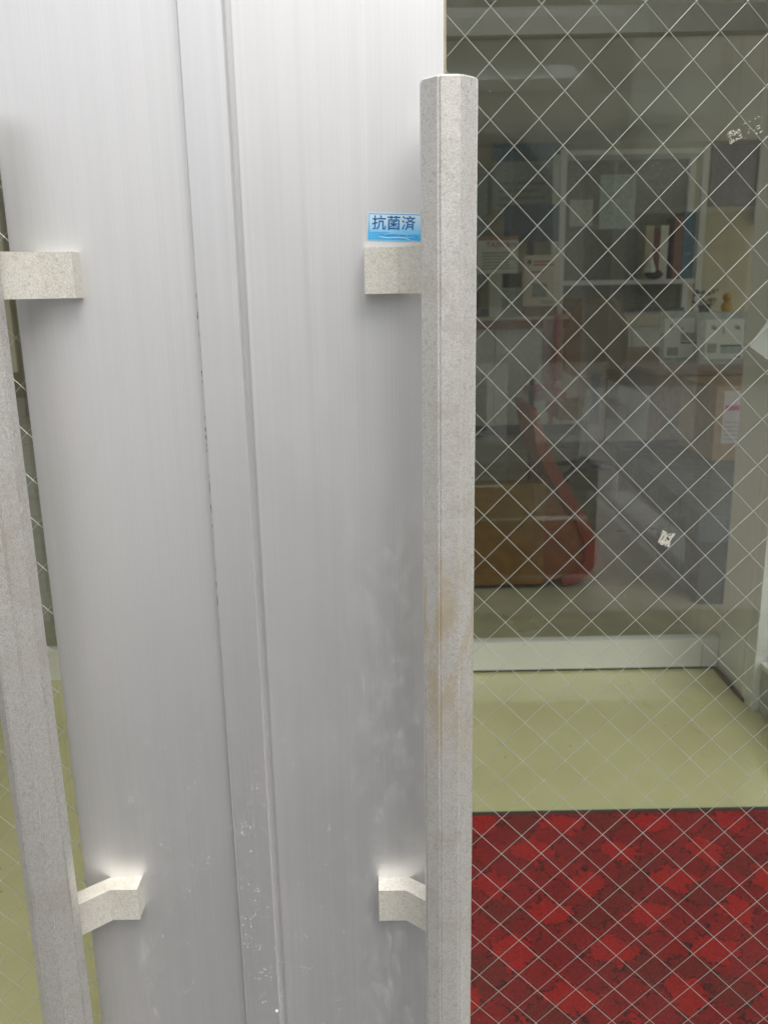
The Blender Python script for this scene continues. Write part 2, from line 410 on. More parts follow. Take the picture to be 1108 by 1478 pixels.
M0 = -0.128
DR, XR = door(M0, 1, 'right leaf of the aluminium double door with the upright octagonal pull bar at its glass edge')
DL, XL = door(M0, -1, 'left leaf of the aluminium double door with its pull bar leaning at the picture edge')
# meeting strip sits on the right leaf and laps over the left one
bm = B()
prof = [(-0.1520, -0.001), (-0.1520, -0.0085), (-0.1510, -0.0095), (-0.1180, -0.0095), (-0.1172, -0.0088), (-0.1170, 0.0055), (-0.1105, 0.0055), (-0.1105, 0.009), (-0.1500, 0.009)]
prism(bm, [(x, y, 0.012) for x, y in prof], (0, 0, 2.066))
obj('meeting_strip', bm, ALU2, DR, 0.0006, 2)
# crumbling brush seal peeping out from under the strip's left edge
bm = B(); zs = [0.02]; 
while zs[-1] < 2.07: zs.append(zs[-1] + random.uniform(0.0015, 0.006))
prev = None
for z in zs:
    wd = 0.00015 + max(0, random.gauss(0, 0.0006)) * (1.0 if 1.02 < z < 1.30 else 0.12)
    row = [bm.verts.new((-0.1500, -0.0018, z)), bm.verts.new((-0.1521 - wd, -0.0018, z)), bm.verts.new((-0.1521 - wd * 0.8, -0.0068, z)), bm.verts.new((-0.1500, -0.0068, z))]
    if prev:
        for i in range(3): bm.faces.new((prev[i], prev[i + 1], row[i + 1], row[i]))
    prev = row
obj('brush_seal', bm, plain('worn_grey_rubber', (0.10, 0.10, 0.10), 0.7), DR)
bm = B(); ball(bm, (-0.1204, -0.0097, 0.5792), 0.0017, (1, 0.25, 1.2), 2)
obj('paint_spot', bm, WHITE, DR, smooth=True)

# ------------------------------------------------------------------ pull handles
def handle(par, cx, cy, s, zu, zl, ex):
    """octagonal bar with two cranked brackets; s: direction from bracket block to bar; ex: block's far end"""
    a = 0.0208; c = a * 0.4142
    o8 = [Vector(p) for p in ((-c, -a), (c, -a), (a, -c), (a, c), (c, a), (-c, a), (-a, c), (-a, -c))]
    oct_ = []
    for j in range(8):                                   # a fine mould groove runs along every arris
        p, a0, b0 = o8[j], (o8[j - 1] - o8[j]).normalized(), (o8[(j + 1) % 8] - o8[j]).normalized()
        oct_ += [tuple(p + a0 * 0.0015), tuple(p - p.normalized() * 0.0020), tuple(p + b0 * 0.0015)]
    K8 = len(oct_)
    bm = B(); z0, z1 = 0.30, 1.4468
    N_ = 28 if s > 0 else 220; rings = []; rj = 0.00008 if s > 0 else 0.0
    def ch(j, x, y):                                        # knocked and chipped arris on the worn bar
        return 1 + (random.random() < 0.35 and s < 0 and x > 0.012 and j % 3 == 1) * random.uniform(-0.05, 0.05)
    for i in range(N_ + 1):
        z = z0 + (z1 - z0) * i / N_
        rings.append([bm.verts.new((cx + x * ch(j, x, y) + random.gauss(0, rj), cy + y * ch(j, x, y) + random.gauss(0, rj), z)) for j, (x, y) in enumerate(oct_)])
    for i in range(N_):
        for j in range(K8):
            bm.faces.new((rings[i][j], rings[i][(j + 1) % K8], rings[i + 1][(j + 1) % K8], rings[i + 1][j]))
    bm.faces.new(rings[0][::-1])
    # low domed end
    tip = [bm.verts.new((cx + x * 0.90, cy + y * 0.90, z1 + 0.0016)) for x, y in oct_]
    for j in range(K8): bm.faces.new((rings[-1][j], rings[-1][(j + 1) % K8], tip[(j + 1) % K8], tip[j]))
    bm.faces.new(tip)
    h = obj('pull_handle', bm, CAST if s > 0 else CASTL, par)
    for zc, hh in ((zu, 0.0183), (zl, 0.0172)):
        t = 0.0195; bl = 0.0268
        x0 = ex; x1 = ex + s * bl; xb = cx
        run = abs(cx - x1)
        # plan outline: flat block on the door, then a 45 degree arm into the bar's back
        pts = [(x0, 0.0), (x0, -t), (x1, -t), (x1 + s * run * 0.9, -t - run * 0.78), (x1 + s * run * 1.0, -t - run * 0.78 + 0.022), (x1 + s * 0.004, -0.0)]
        bm = B(); prism(bm, [(x, y, zc - hh) for x, y in pts], (0, 0, 2 * hh))
        b = obj('bracket', bm, CASTB, h, 0.0009, 2)
    return h
handle(DR, 0.0532, -0.0560, 1, 1.3154, 0.7122, -0.0122)
handle(DL, -0.3155, -0.0560, -1, 1.3165, 0.7188, -0.2484)

# ------------------------------------------------------------------ sticker over the upper bracket
n = N('sticker_print')
xs = n.xyz()
g = n.ramp(xs[2], 1.341, 1.360)
c = n.mix(g, (0.14, 0.52, 0.86), (0.62, 0.78, 0.90))
STK = n.bsdf(c, 0.3)
SBLUE = plain('sticker_mid_blue', (0.03, 0.30, 0.66), 0.3, 0, 0.05)
SDARK = plain('sticker_lettering', (0.012, 0.13, 0.36), 0.35, 0, 0.05)
SPALE = plain('sticker_pale', (0.55, 0.78, 0.92), 0.3, 0, 0.04)
SLIGHT = plain('sticker_light_blue', (0.10, 0.45, 0.82), 0.3, 0, 0.05)
Sx, Sz, SW, SH = -0.0095, 1.3402, 0.0475, 0.0221
Mst = Matrix.Translation((Sx, -0.0004, Sz)) @ Matrix.Rotation(R(2.4), 4, 'Y') @ Matrix.Rotation(R(90), 4, 'X')   # text plane -> door plane
sk = root('sticker', (Sx + SW / 2, 0, Sz), 'small blue printed sticker stuck on the door above the right upper bracket', 'sticker')
def sp(x, y, d=0.0): return Mst @ Vector((x, y, d))
bm = B(); prism(bm, [sp(0, 0), sp(SW, 0), sp(SW, SH), sp(0, SH)], Mst.to_3x3() @ Vector((0, 0, 0.00012)))
obj('backing', bm, [STK], sk)
def strip(bm, pts, d): flat(bm, [sp(x, y, d) for x, y in pts])
bm = B(); e, bw, d = 0.0010, 0.00055, 0.00016
for q in ([(e, e), (SW, e), (SW, e + bw), (e, e + bw)], [(e, SH - e - bw), (SW, SH - e - bw), (SW, SH - e), (e, SH - e)], [(e, e + bw), (e + bw, e + bw), (e + bw, SH - e - bw), (e, SH - e - bw)]):
    strip(bm, q, d)
obj('border', bm, SBLUE, sk)
bm = B()
m = 30; top = [(0.0017 + (SW - 0.0025) * i / m, 0.0066 + 0.0007 * math.sin(i * 0.25) - 0.0016 * i / m) for i in range(m + 1)]
for i in range(m):
    strip(bm, [(top[i][0], 0.0019), (top[i + 1][0], 0.0019), top[i + 1], top[i]], 0.00020)
obj('wave_band', bm, SLIGHT, sk)
bm = B()
strip(bm, [(0.0017, 0.0030), (0.0082, 0.0030), (0.0075, 0.0061), (0.0017, 0.0063)], 0.00026); obj('corner_patch', bm, SLIGHT, sk); bm = B(); strip(bm, [(0.0335, 0.0020), (0.0415, 0.0026), (0.0415, 0.0047), (0.0335, 0.0049)], 0.00026)
CY = (plain('sticker_cyan', (0.01, 0.36, 0.80), 0.3, 0, 0.05))
obj('corner_patch', bm, CY, sk)
bm = B()
for a0, amp, th_ in ((0.0070, 0.0012, 0.00035), (0.0056, 0.0016, 0.0003), (0.0040, 0.0010, 0.0006)):
    P = [(0.009 + 0.030 * i / m, a0 - 0.0040 * i / m + amp * math.sin(i * 0.22 + a0 * 900)) for i in range(m + 1)]
    for i in range(m): strip(bm, [P[i], P[i + 1], (P[i + 1][0], P[i + 1][1] + th_), (P[i][0], P[i][1] + th_)], 0.00030)
obj('wave_line', bm, SPALE, sk)
bm = B(); x = 0.0085
while x < 0.0315:                                                        # tiny unreadable line of print
    wdt = random.uniform(0.0004, 0.0011); strip(bm, [(x, 0.0035), (x + wdt, 0.0035), (x + wdt, 0.0049), (x, 0.0049)], 0.00034); x += wdt + random.uniform(0.0003, 0.0006)
obj('small_print', bm, SBLUE, sk)
bm = B()
for ch, cx_ in (('抗', 0.0093), ('菌', 0.0214), ('済', 0.0335)):
    text(bm, ch, 0.0118, Mst @ Matrix.Translation((cx_, 0.0133, 0.00030)), 0, 0.00009)
obj('lettering', bm, SDARK, sk)

# tape residue on the glass
def residue(cx, cz, w_, h_, rot, label, solid):
    bm = B(); random.seed(int(cx * 1e4))
    for i in range(900 if solid else 430):
        u, v = random.uniform(-1, 1), random.uniform(-1, 1)
        p = Vector((u * 2.1, v * 2.1, cx * 50)); nn = mnoise.noise(p)
        edge = max(abs(u), abs(v))
        if solid:
            if edge > 0.85 + 0.25 * nn or (abs(u) < 0.55 and nn > 0.18): continue
        else:
            if u > -0.2 and (mnoise.noise(p * 2.2) < 0.16 or random.random() < .35): continue
            if u <= -0.2 and (nn > 0.32 or abs(v + 0.1) > 0.75): continue
        ca, sa = math.cos(rot), math.sin(rot)
        x, z = u * w_ / 2, v * h_ / 2
        x, z = cx + ca * x - sa * z, cz + sa * x + ca * z
        k_ = random.randint(5, 7); r_ = random.uniform(0.00025, 0.0006); t0 = random.random() * 6
        flat(bm, [(x + r_ * random.uniform(0.6, 1.2) * math.cos(t0 + 6.283 * j / k_), 0.00885 - 0.00012 - i * 2e-7, z + r_ * random.uniform(0.6, 1.2) * math.sin(t0 + 6.283 * j / k_)) for j in range(k_)])
    tag(obj('tape_residue', bm, RESID), label, 'tape residue')
k9 = 0.759 / 0.75
residue(0.2955 * k9, 1.3 + 0.119 * k9, 0.0290, 0.0125, R(22), 'smeared streak of old tape residue high on the wired glass', False)
residue(0.2537 * k9, 1.3 - 0.2220 * k9, 0.0130, 0.0150, R(-20), 'small square patch of old tape residue at mid height on the wired glass', True)
random.seed(5)

# paper corner taped inside the glass
bm = B(); px_, pz_ = 0.3205, 1.2470
prism(bm, [(px_, 0.0158, pz_), (px_ + 0.085, 0.0160, pz_ - 0.060), (px_ + 0.145, 0.0162, pz_ + 0.034), (px_ + 0.062, 0.0160, pz_ + 0.094)], (0, 0.0003, 0))
tag(obj('paper_sheet', bm, plain('grey_white_paper', (.36, .365, .34), .8, 0, .03)), 'white paper sheet hung askew behind the wired glass at the right edge', 'paper')

# ------------------------------------------------------------------ transom, head, side light of the outer front
fr = root('window_front', (0.0, 0.1, 0.0), 'aluminium shopfront frame with added unseen glass above and beside the double door', 'shopfront')
bm = B(); box(bm, -2.6, 1.31, 0.0, 0.06, 2.09, 2.15); box(bm, -2.6, 1.31, 0.0, 0.06, 3.30, 3.358)
for a in (-2.6, -1.11, 0.797, 1.25): box(bm, a, a + 0.06, 0.001, 0.059, 0.003, 2.088)
obj('frame', bm, ALU, fr)
bm = B(); box(bm, -2.6, 1.31, 0.027, 0.033, 2.151, 3.299); box(bm, 0.858, 1.249, 0.027, 0.033, 0.003, 2.088)  # unseen transom and side light, added to bring daylight into the vestibule
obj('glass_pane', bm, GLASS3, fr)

# ------------------------------------------------------------------ red maple leaf mat
rm = root('door_mat', (0.40, 0.62, 0.0), 'red entrance mat with a maple leaf pattern lying inside the door', 'mat')
obj('mat_base', bx(-0.30, 1.10, 0.075, 1.192, 0.0005, 0.007), carpet('mat_ground_red', (0.12, 0.022, 0.020)), rm, 0.001)
LEAFO = [(0, 1.0), (.10, .78), (.24, .86), (.20, .52), (.42, .66), (.46, .50), (.74, .56), (.66, .34), (.98, .22), (.72, .02), (.80, -.14), (.46, -.22), (.52, -.46), (.28, -.44), (.06, -.52), (.05, -.92)]
LEAFO = LEAFO + [(-x, y) for x, y in LEAFO[::-1] if x > 0]
def in_leaf(x, y):
    c = False; j = len(LEAFO) - 1
    for i in range(len(LEAFO)):
        xi, yi = LEAFO[i]; xj, yj = LEAFO[j]
        if (yi > y) != (yj > y) and x < (xj - xi) * (y - yi) / (yj - yi) + xi: c = not c
        j = i
    return c
sites = []                       # woven repeat: bright leaves in staggered rows, duller leaves packed between them
for row in range(-1, 12):
    y = 1.139 - 0.1075 * row
    x0 = 0.643 - (0.102 if row % 2 else 0)
    for k in range(-6, 5):
        x = x0 + 0.2055 * k; J = lambda a: random.gauss(0, a)
        rt = lambda: random.choice((0, 2.1, 4.2, 1.05, 3.14)) + J(0.15)
        sites += [(x + J(.007), y + J(.006), .070, .055, rt(), 2, 0.06), (x + .103 + J(.006), y + .012 + J(.006), .074, .064, rt(), random.choice((0, 0, 3, 1)), .25),
                  (x + .052 + J(.006), y - .050 + J(.006), .070, .058, rt(), random.choice((1, 0, 3, 1)), .2), (x - .052 + J(.006), y - .050 + J(.006), .070, .058, rt(), random.choice((1, 0, 0, 3)), .2)]
from collections import defaultdict
cells = defaultdict(list)
for q in sites: cells[(math.floor(q[0] / .12), math.floor(q[1] / .12))].append(q)
CS = 0.0034; nx, ny = int(1.388 / CS), int(1.104 / CS); X0, Y0 = -.294, .081
idx = []
for j in range(ny):
    line = []
    for i in range(nx):
        x, y = X0 + (i + .5) * CS, Y0 + (j + .5) * CS
        wx = x + .012 * mnoise.noise((x * 45, y * 45, 1)) + .009 * mnoise.noise((x * 130, y * 130, 5)); wy = y + .010 * mnoise.noise((x * 45, y * 45, 9)) + .009 * mnoise.noise((x * 130, y * 130, 3))
        best = (9, 0, None); cx, cy = math.floor(x / .12), math.floor(y / .12)
        for a in (-1, 0, 1):
            for b in (-1, 0, 1):
                for q in cells[(cx + a, cy + b)]:
                    dx, dy = wx - q[0], wy - q[1]; ca, sa = math.cos(q[4]), math.sin(q[4])
                    u, v = (ca * dx + sa * dy) / q[2], (-sa * dx + ca * dy) / q[3]
                    d = math.hypot(u, v) + q[6]
                    if d < 2 and in_leaf(u, v): d -= 1.2
                    if d < best[0]: best = (d, q[5], q)
        line.append(best)
    idx.append(line)
vs = [(X0 + i * CS, Y0 + j * CS, .0074) for j in range(ny + 1) for i in range(nx + 1)]
fs, mi_ = [], []
for j in range(ny):
    for i in range(nx):
        a = j * (nx + 1) + i; fs.append((a, a + 1, a + nx + 2, a + nx + 1))
        b = idx[j][i]; m_ = b[1]
        edge = (i + 1 < nx and idx[j][i + 1][2] is not b[2]) or (j + 1 < ny and idx[j + 1][i][2] is not b[2])
        if edge and mnoise.noise((i * .22, j * .22, 2)) > -.05: m_ = 4
        if random.random() < .10: m_ = random.choice((0, 1, 1, 3)) if m_ != 2 else 1
        mi_.append(m_)
me = bpy.data.meshes.new('leaf_pattern'); me.from_pydata([Vector(v) - Vector(rm.location) for v in vs], [], fs)
for m_ in (MAT1, MAT2, MAT3, MAT4, MAT0): me.materials.append(m_)
me.polygons.foreach_set('material_index', mi_)
lp = bpy.data.objects.new('leaf_pattern', me); COL.objects.link(lp); lp.parent = rm
obj('edging', bx(-.302, 1.102, 1.186, 1.197, .0004, .0082), RUBBER, rm, .001)

# ------------------------------------------------------------------ vestibule right side: panelled jamb, post, low curb with side window
jm = root('side_jamb', (1.2, 1.9, 0.0), 'grey aluminium jamb panel with upright grooves beside the inner door', 'door frame')
obj('panel', bx(1.150, 1.30, 1.885, 2.03, 0.004, 2.74), FRAME, jm, 0.002)
obj('panel', bx(1.143, 1.30, 1.815, 1.876, 0.004, 2.74), FRAME, jm, 0.002)
obj('panel', bx(1.140, 1.30, 1.775, 1.805, 0.004, 2.74), FRAME, jm, 0.002)
obj('groove', bx(1.165, 1.299, 1.772, 1.90, 0.004, 2.73), plain('groove_shadow_gap', (0.10, 0.095, 0.085), 0.6), jm)
obj('skirting', bx(1.135, 1.142, 1.78, 2.03, 0.001, 0.012), plain('brown_skirting', (0.16, 0.09, 0.07), 0.6), jm)
WPOST = plain('white_aluminium', (0.72, 0.73, 0.70), 0.4, 0.2, 0.04)
tag(obj('window_post', bx(1.137, 1.42, 1.722, 1.770, 0.002, 2.74), WPOST, None, 0.002), 'bright white aluminium post standing in front of the grey jamb', 'post')
sw = root('side_window', (1.25, 0.9, 0.0), 'low side window with a white sill along the right of the vestibule', 'window')
obj('curb', bx(1.160, 1.40, 0.062, 1.720, 0.002, 0.150), plain('grey_curb', (0.48, 0.48, 0.45), 0.5), sw)
obj('sill', bx(1.152, 1.40, 0.062, 1.7195, 0.1505, 0.166), WPOST, sw, 0.002)
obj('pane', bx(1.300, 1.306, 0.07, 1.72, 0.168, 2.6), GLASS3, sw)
obj('bead', bx(1.19, 1.215, 0.07, 1.7195, 0.167, 0.20), DARK, sw)

# ------------------------------------------------------------------ inner door
idr = root('inner_door', (0.3, 2.05, 0.0), 'inner glass door with a brushed steel bottom rail behind the green floor', 'door')
obj('bottom_rail', bx(-0.62, 1.092, 2.036, 2.078, 0.0095, 0.1125), STEEL, idr, 0.001)
obj('lower_gap', bx(-0.62, 1.145, 2.040, 2.07, 0.001, 0.0094), RUBBER, idr)
obj('side_stile', bx(1.0935, 1.1475, 2.034, 2.078, 0.0095, 2.0), FRAME, idr, 0.001) if False else obj('rail_end', bx(1.0935, 1.1475, 2.034, 2.078, 0.0095, 0.112), FRAME, idr, 0.001)
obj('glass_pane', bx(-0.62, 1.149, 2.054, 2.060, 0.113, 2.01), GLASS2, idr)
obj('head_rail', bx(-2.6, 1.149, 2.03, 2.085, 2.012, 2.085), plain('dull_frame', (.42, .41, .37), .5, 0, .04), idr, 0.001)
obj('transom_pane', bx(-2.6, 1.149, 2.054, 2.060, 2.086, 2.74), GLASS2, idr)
ifx = root('fixed_screen', (-1.6, 2.05, 0.0), 'fixed glass screen on the left of the inner door', 'screen')
obj('bottom_rail', bx(-2.6, -0.68, 2.036, 2.078, 0.002, 0.1125), STEEL, ifx, 0.001)
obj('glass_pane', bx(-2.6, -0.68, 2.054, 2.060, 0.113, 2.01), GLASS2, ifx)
obj('stile', bx(-0.678, -0.622, 2.034, 2.079, 0.002, 2.01), FRAME, ifx, 0.001)

# ------------------------------------------------------------------ office beyond
# reception counter
ct = root('reception_counter', (1.6, 7.1, 0.0), 'long reception counter with a red brown edge and grey front panels', 'counter')
x = -0.8
while x < 3.0:
    obj('front_panel', bx(x, x + 0.593, 6.96, 6.985, 0.11, 0.955), GREYP, ct, 0.002); x += 0.6
obj('carcass', bx(-0.8, 3.2, 6.99, 7.6, 0.10, 0.955), GREYP, ct)
obj('plinth', bx(-0.8, 3.2, 7.03, 7.55, 0.0, 0.098), DARK, ct)
obj('edge_band', bx(-0.82, 2.05, 6.88, 6.93, 0.957, 1.028), WOODR, ct, 0.004)
obj('counter_top', bx(-0.82, 3.3, 6.93, 7.65, 0.957, 1.055), CREAM, ct, 0.003)
# white shelving behind the counter
sh = root('white_shelf', (2.4, 8.1, 0.0), 'white framed shelf unit full of papers behind the counter', 'shelf')
for a, b in ((1.735, 1.79), (3.075, 3.135)):
    obj('upright', bx(a, b, 7.98, 8.04, 0.0, 2.56), WHITE, sh, 0.002); obj('upright', bx(a, b, 8.34, 8.40, 0.0, 2.56), WHITE, sh, 0.002)
for z in (0.75, 1.31, 2.50):
    obj('shelf_board', bx(1.791, 3.074, 7.99, 8.39, z, z + 0.045), WHITE, sh, 0.002)
obj('shelf_back', bx(1.74, 3.13, 8.402, 8.415, 0.3, 2.56), plain('olive_backing', (0.24, 0.25, 0.17), 0.8), sh)
def paper(name, x0, x1, y, z0, z1, m_, label, cat, parts=(), thick=0.004, lean=0.0):
    r = root(name, ((x0 + x1) / 2, y, z0), label, cat)
    M = Matrix.Translation((0, y, z0)) @ Matrix.Rotation(-lean, 4, 'X')
    obj('sheet', box(B(), x0, x1, 0, thick, 0, z1 - z0, 0, M), m_, r)
    for nm, a, b, c, d_, pm in parts:
        obj(nm, box(B(), x0 + a * (x1 - x0), x0 + b * (x1 - x0), -0.0012, -0.0002, c * (z1 - z0), d_ * (z1 - z0), 0, M), pm, r)
    return r
LINES = lambda m_, a, b, z0, z1, k: [('text_line', a, b - 0.12 * ((i * 7) % 3) / 2, z0 + (z1 - z0) * i / k, z0 + (z1 - z0) * (i + 0.45) / k, m_) for i in range(k)]
# things on the counter
p = paper('counter_notice', 0.84, 1.19, 6.99, 1.42, 1.725, PAPER, 'white notice with a red heading standing at the left end of the counter', 'notice',
          [('picture_band', 0.0, 1.0, 0.90, 1.0, plain('pale_salmon', (0.50, 0.30, 0.25), 0.7))] + LINES(GREYPR, 0.12, 0.9, 0.12, 0.62, 6))
obj('stand', bx(0.95, 1.06, 7.0, 7.05, 1.056, 1.42), GREYP, p)
bm = B(); text(bm, 'TAIWAN', 0.066, Matrix.Translation((1.045, 6.9885, 1.655)) @ Matrix.Rotation(R(90), 4, 'X'))
obj('lettering', bm, REDP, p)
p = paper('standing_notice', 1.235, 1.545, 6.95, 1.14, 1.565, plain('cream_paper', (0.72, 0.66, 0.56), 0.8, 0, 0.03), 'cream notice card with red print standing on the counter by the shelf upright', 'notice',
          [('emblem', 0.10, 0.20, 0.82, 0.91, LEAF), ('picture_block', 0.24, 0.66, 0.18, 0.46, GREYPR)] + LINES(REDP, 0.26, 0.85, 0.80, 0.92, 2) + LINES(REDP, 0.15, 0.55, 0.66, 0.72, 1) + LINES(GREYPR, 0.5, 0.9, 0.06, 0.13, 2))
obj('base', bx(1.25, 1.53, 6.95, 7.02, 1.056, 1.139), WOODB, p)
t = root('desk_monitor', (1.36, 7.45, 1.055), 'dark computer monitor on the counter behind the cream notice', 'monitor')
obj('screen', bx(1.13, 1.62, 7.44, 7.48, 1.70, 2.02), NAVY, t, 0.006); obj('neck', bx(1.35, 1.41, 7.49, 7.53, 1.08, 1.72), DARK, t); obj('foot', bx(1.25, 1.51, 7.38, 7.6, 1.056, 1.078), DARK, t, 0.004)
tag(obj('card_reader', bx(1.06, 1.235, 7.05, 7.16, 1.30, 1.425), DARK, None, 0.01), 'small black machine below the notice with the red heading', 'machine')
tag(obj('pale_box', bx(1.07, 1.23, 7.05, 7.3, 1.056, 1.298), TEALP, None, 0.004), 'pale green box under the small black machine on the counter', 'box')
t = root('telephone', (0.86, 7.1, 1.055), 'black desk telephone at the far left of the counter', 'telephone')
obj('cradle', bx(0.80, 0.98, 7.05, 7.25, 1.056, 1.12), DARK, t, 0.01); obj('handset', bx(0.82, 0.87, 7.02, 7.24, 1.121, 1.30), DARK, t, 0.012)
paper('wall_poster', 1.20, 1.93, 8.9, 2.05, 2.78, TEALP, 'large pale poster with a blue top band on the back wall left of the shelf', 'poster',
      [('blue_band', 0.0, 1.0, 0.72, 1.0, BLUEP)] + LINES(GREYPR, 0.1, 0.8, 0.1, 0.5, 4))
tag(obj('wall_board', bx(-0.6, 1.15, 8.93, 8.98, 1.3, 2.5), TEALP, None, 0.004), 'pale green notice board on the back wall behind the telephone', 'board')
# shelf contents
paper('hanging_sheet', 2.11, 2.45, 7.975, 1.83, 2.32, TEALP, 'pale teal sheet hanging in the upper left of the shelf', 'paper', thick=0.003)
paper('small_sheet', 1.83, 2.05, 7.985, 1.86, 2.10, plain('grey_paper', (0.5, 0.5, 0.45), 0.8), 'small grey sheet at the left upright inside the shelf', 'paper')
for i, (a, b, h_, m_, lab) in enumerate(((2.58, 2.66, .50, CREAM, 'cream file folder standing on the middle board of the shelf'),
                               (2.665, 2.72, .46, plain('dull_red_card', (.24, .09, .07), .8), 'red file folder between the cream and white ones on the shelf'),
                               (2.725, 2.80, .50, PAPER, 'white file folder right of the red one on the shelf'),
                               (2.86, 2.94, .58, plain('rust_binder', (.26, .10, .06), .6), 'rust red binder near the right side of the shelf'),
                               (2.945, 3.06, .62, BLUEP, 'blue binder against the right upright of the shelf'))):
    tag(obj('file_folder', bx(a, b, 8.02, 8.30, 1.3565, 1.3565 + h_), m_, None, 0.004), lab, 'folder', 'file folders on the shelf')
t = root('desk_ornament', (2.62, 8.05, 1.355), 'dark ornament with a white pointed top in front of the folders', 'ornament')
bm = B(); ball(bm, (2.66, 7.96, 1.40), 0.09, (1, .6, .55)); obj('figure', bm, DARK, t)
bm = B(); tube(bm, (2.62, 7.97, 1.42), (2.62, 7.97, 1.60), 0.07, 8, 0.004); obj('paper_cone', bm, PAPER, t)
tag(obj('box_file', bx(2.50, 3.0, 8.02, 8.3, 0.80, 1.08), plain('dark_grey_box', (.10, .10, .11), .6), None, 0.005), 'dark grey box file on the lowest board of the shelf', 'box')
tag(obj('wall_picture', bx(3.5, 3.97, 8.93, 8.985, 2.10, 2.70), plain('mauve_print', (.24, .20, .22), .7), None, 0.003), 'dull mauve picture high on the back wall right of the shelf', 'picture')
tag(obj('roller_blind', bx(3.78, 4.9, 8.90, 8.94, 2.72, 2.748), PAPER) if False else obj('pale_panel', bx(3.98, 4.9, 8.90, 8.95, 1.9, 2.70), TEALP, None, 0.003), 'pale green panel in the right corner of the office', 'screen')  # plain pale green panel against the back wall
# counter extension ornaments
t = root('yellow_figure', (3.05, 7.1, 1.055), 'little yellow figure standing on the right end of the counter', 'figurine')
bm = B(); ball(bm, (3.06, 7.1, 1.10), 0.055, (1, .8, 1)); obj('figure_body', bm, YELLOW, t, smooth=True)
bm = B(); ball(bm, (3.06, 7.1, 1.185), 0.042); obj('figure_head', bm, YELLOW, t, smooth=True)
t = root('potted_plant', (2.88, 7.15, 1.055), 'small dark green potted plant beside the yellow figure', 'plant')
bm = B(); tube(bm, (2.88, 7.15, 1.056), (2.88, 7.15, 1.12), 0.045, 10, 0.055); obj('pot', bm, DARK, t)
bm = B()
for i in range(60):
    a = random.random() * 6.28; rr = random.uniform(.02, .12); zz = random.uniform(1.12, 1.25)
    c_ = Vector((2.88 + rr * math.cos(a), 7.15 + rr * math.sin(a), zz)); d1 = Vector((random.gauss(0, 1), random.gauss(0, 1), random.gauss(0, 1))).normalized() * .025
    d2 = d1.orthogonal().normalized() * .012
    flat(bm, [c_ - d1, c_ + d2, c_ + d1, c_ - d2])
obj('foliage', bm, LEAF, t, kind='stuff')

# office chair, seen from behind
ch = root('office_chair', (1.39, 4.95, 0.0), 'khaki office chair with a rounded back in front of the counter', 'chair')
bm = B()
pts = [(1.20, .76), (1.19, .95), (1.205, 1.06), (1.25, 1.15), (1.29, 1.215), (1.34, 1.235), (1.47, 1.235), (1.52, 1.21), (1.55, 1.14), (1.595, 1.05), (1.605, .95), (1.59, .78), (1.55, .73), (1.25, .73)]
prism(bm, [(x, 4.98 - 0.10 * (1 - abs(x - 1.4) / .25), z) for x, z in pts], (0, 0.07, 0)); obj('backrest', bm, KHAKI, ch, 0.012, 3)
obj('seat', bx(1.17, 1.62, 4.98, 5.45, 0.44, 0.53), KHAKI, ch, 0.03, 3)
obj('back_bar', bx(1.375, 1.425, 4.93, 4.97, 0.42, 0.75), DARK, ch, 0.004)
bm = B(); tube(bm, (1.40, 5.2, 0.09), (1.40, 5.2, 0.45), 0.03, 10); obj('column', bm, DARK, ch)
for i in range(5):
    a = i * 6.2832 / 5 + .3; bm = B(); tube(bm, (1.40, 5.2, .11), (1.40 + .3 * math.cos(a), 5.2 + .3 * math.sin(a), .07), .022, 6, .015); l_ = obj('leg', bm, DARK, ch)
    bm = B(); ball(bm, (1.40 + .3 * math.cos(a), 5.2 + .3 * math.sin(a), .03), .03, (1, 1, 1), 1); obj('caster', bm, DARK, l_)
# stacking chair with red frame behind it
c2 = root('red_frame_chair', (1.06, 4.7, 0.0), 'side chair with a dull red frame left of the khaki office chair', 'chair')
bm = B(); tube(bm, (1.07, 4.75, .45), (1.10, 4.78, 1.12), .018, 8); obj('back_post', bm, REDM, c2)
bm = B(); tube(bm, (1.01, 5.12, .0), (1.01, 5.1, .70), .016, 8); obj('leg', bm, DARK, c2)
bm = B(); tube(bm, (.92, 4.5, .0), (.90, 4.5, .70), .016, 8); obj('leg', bm, DARK, c2)
bm = B(); tube(bm, (.90, 4.5, .70), (1.09, 4.78, .72), .02, 8); obj('armrest', bm, REDM, c2)
obj('seat', bx(.96, 1.16, 4.72, 5.15, .60, .66), plain('pinkish_seat', (.30, .16, .14), .6), c2, 0.02, 3)
obj('backrest', bx(1.02, 1.14, 4.79, 4.83, .72, 1.10), plain('dusty_pink_back', (.34, .22, .20), .7), c2, 0.015, 3)

# slate vinyl bench
bn = root('vinyl_bench', (1.65, 3.45, 0.0), 'long slate grey vinyl bench on thin metal legs behind the inner glass', 'bench')
Mb = Matrix.Translation((1.27, 2.62, 0)) @ Matrix.Rotation(R(-3.0), 4, 'Z')
obj('seat', box(B(), 0, .85, 0, 1.75, .285, .40, 0, Mb), BENCH, bn, 0.018, 3)
obj('apron', box(B(), .01, .84, .01, 1.74, .25, .284, 0, Mb), DARK, bn)
obj('base', box(B(), .03, .82, .05, .70, .0, .249, 0, Mb), plain('dark_base', (.05, .052, .055), .5), bn)
for lx, ly in ((.03, 1.70), (.80, 1.70)):
    bm = B(); tube(bm, Mb @ Vector((lx, ly, 0)), Mb @ Vector((lx, ly, .25)), .014, 8); obj('leg', bm, CHROME, bn)
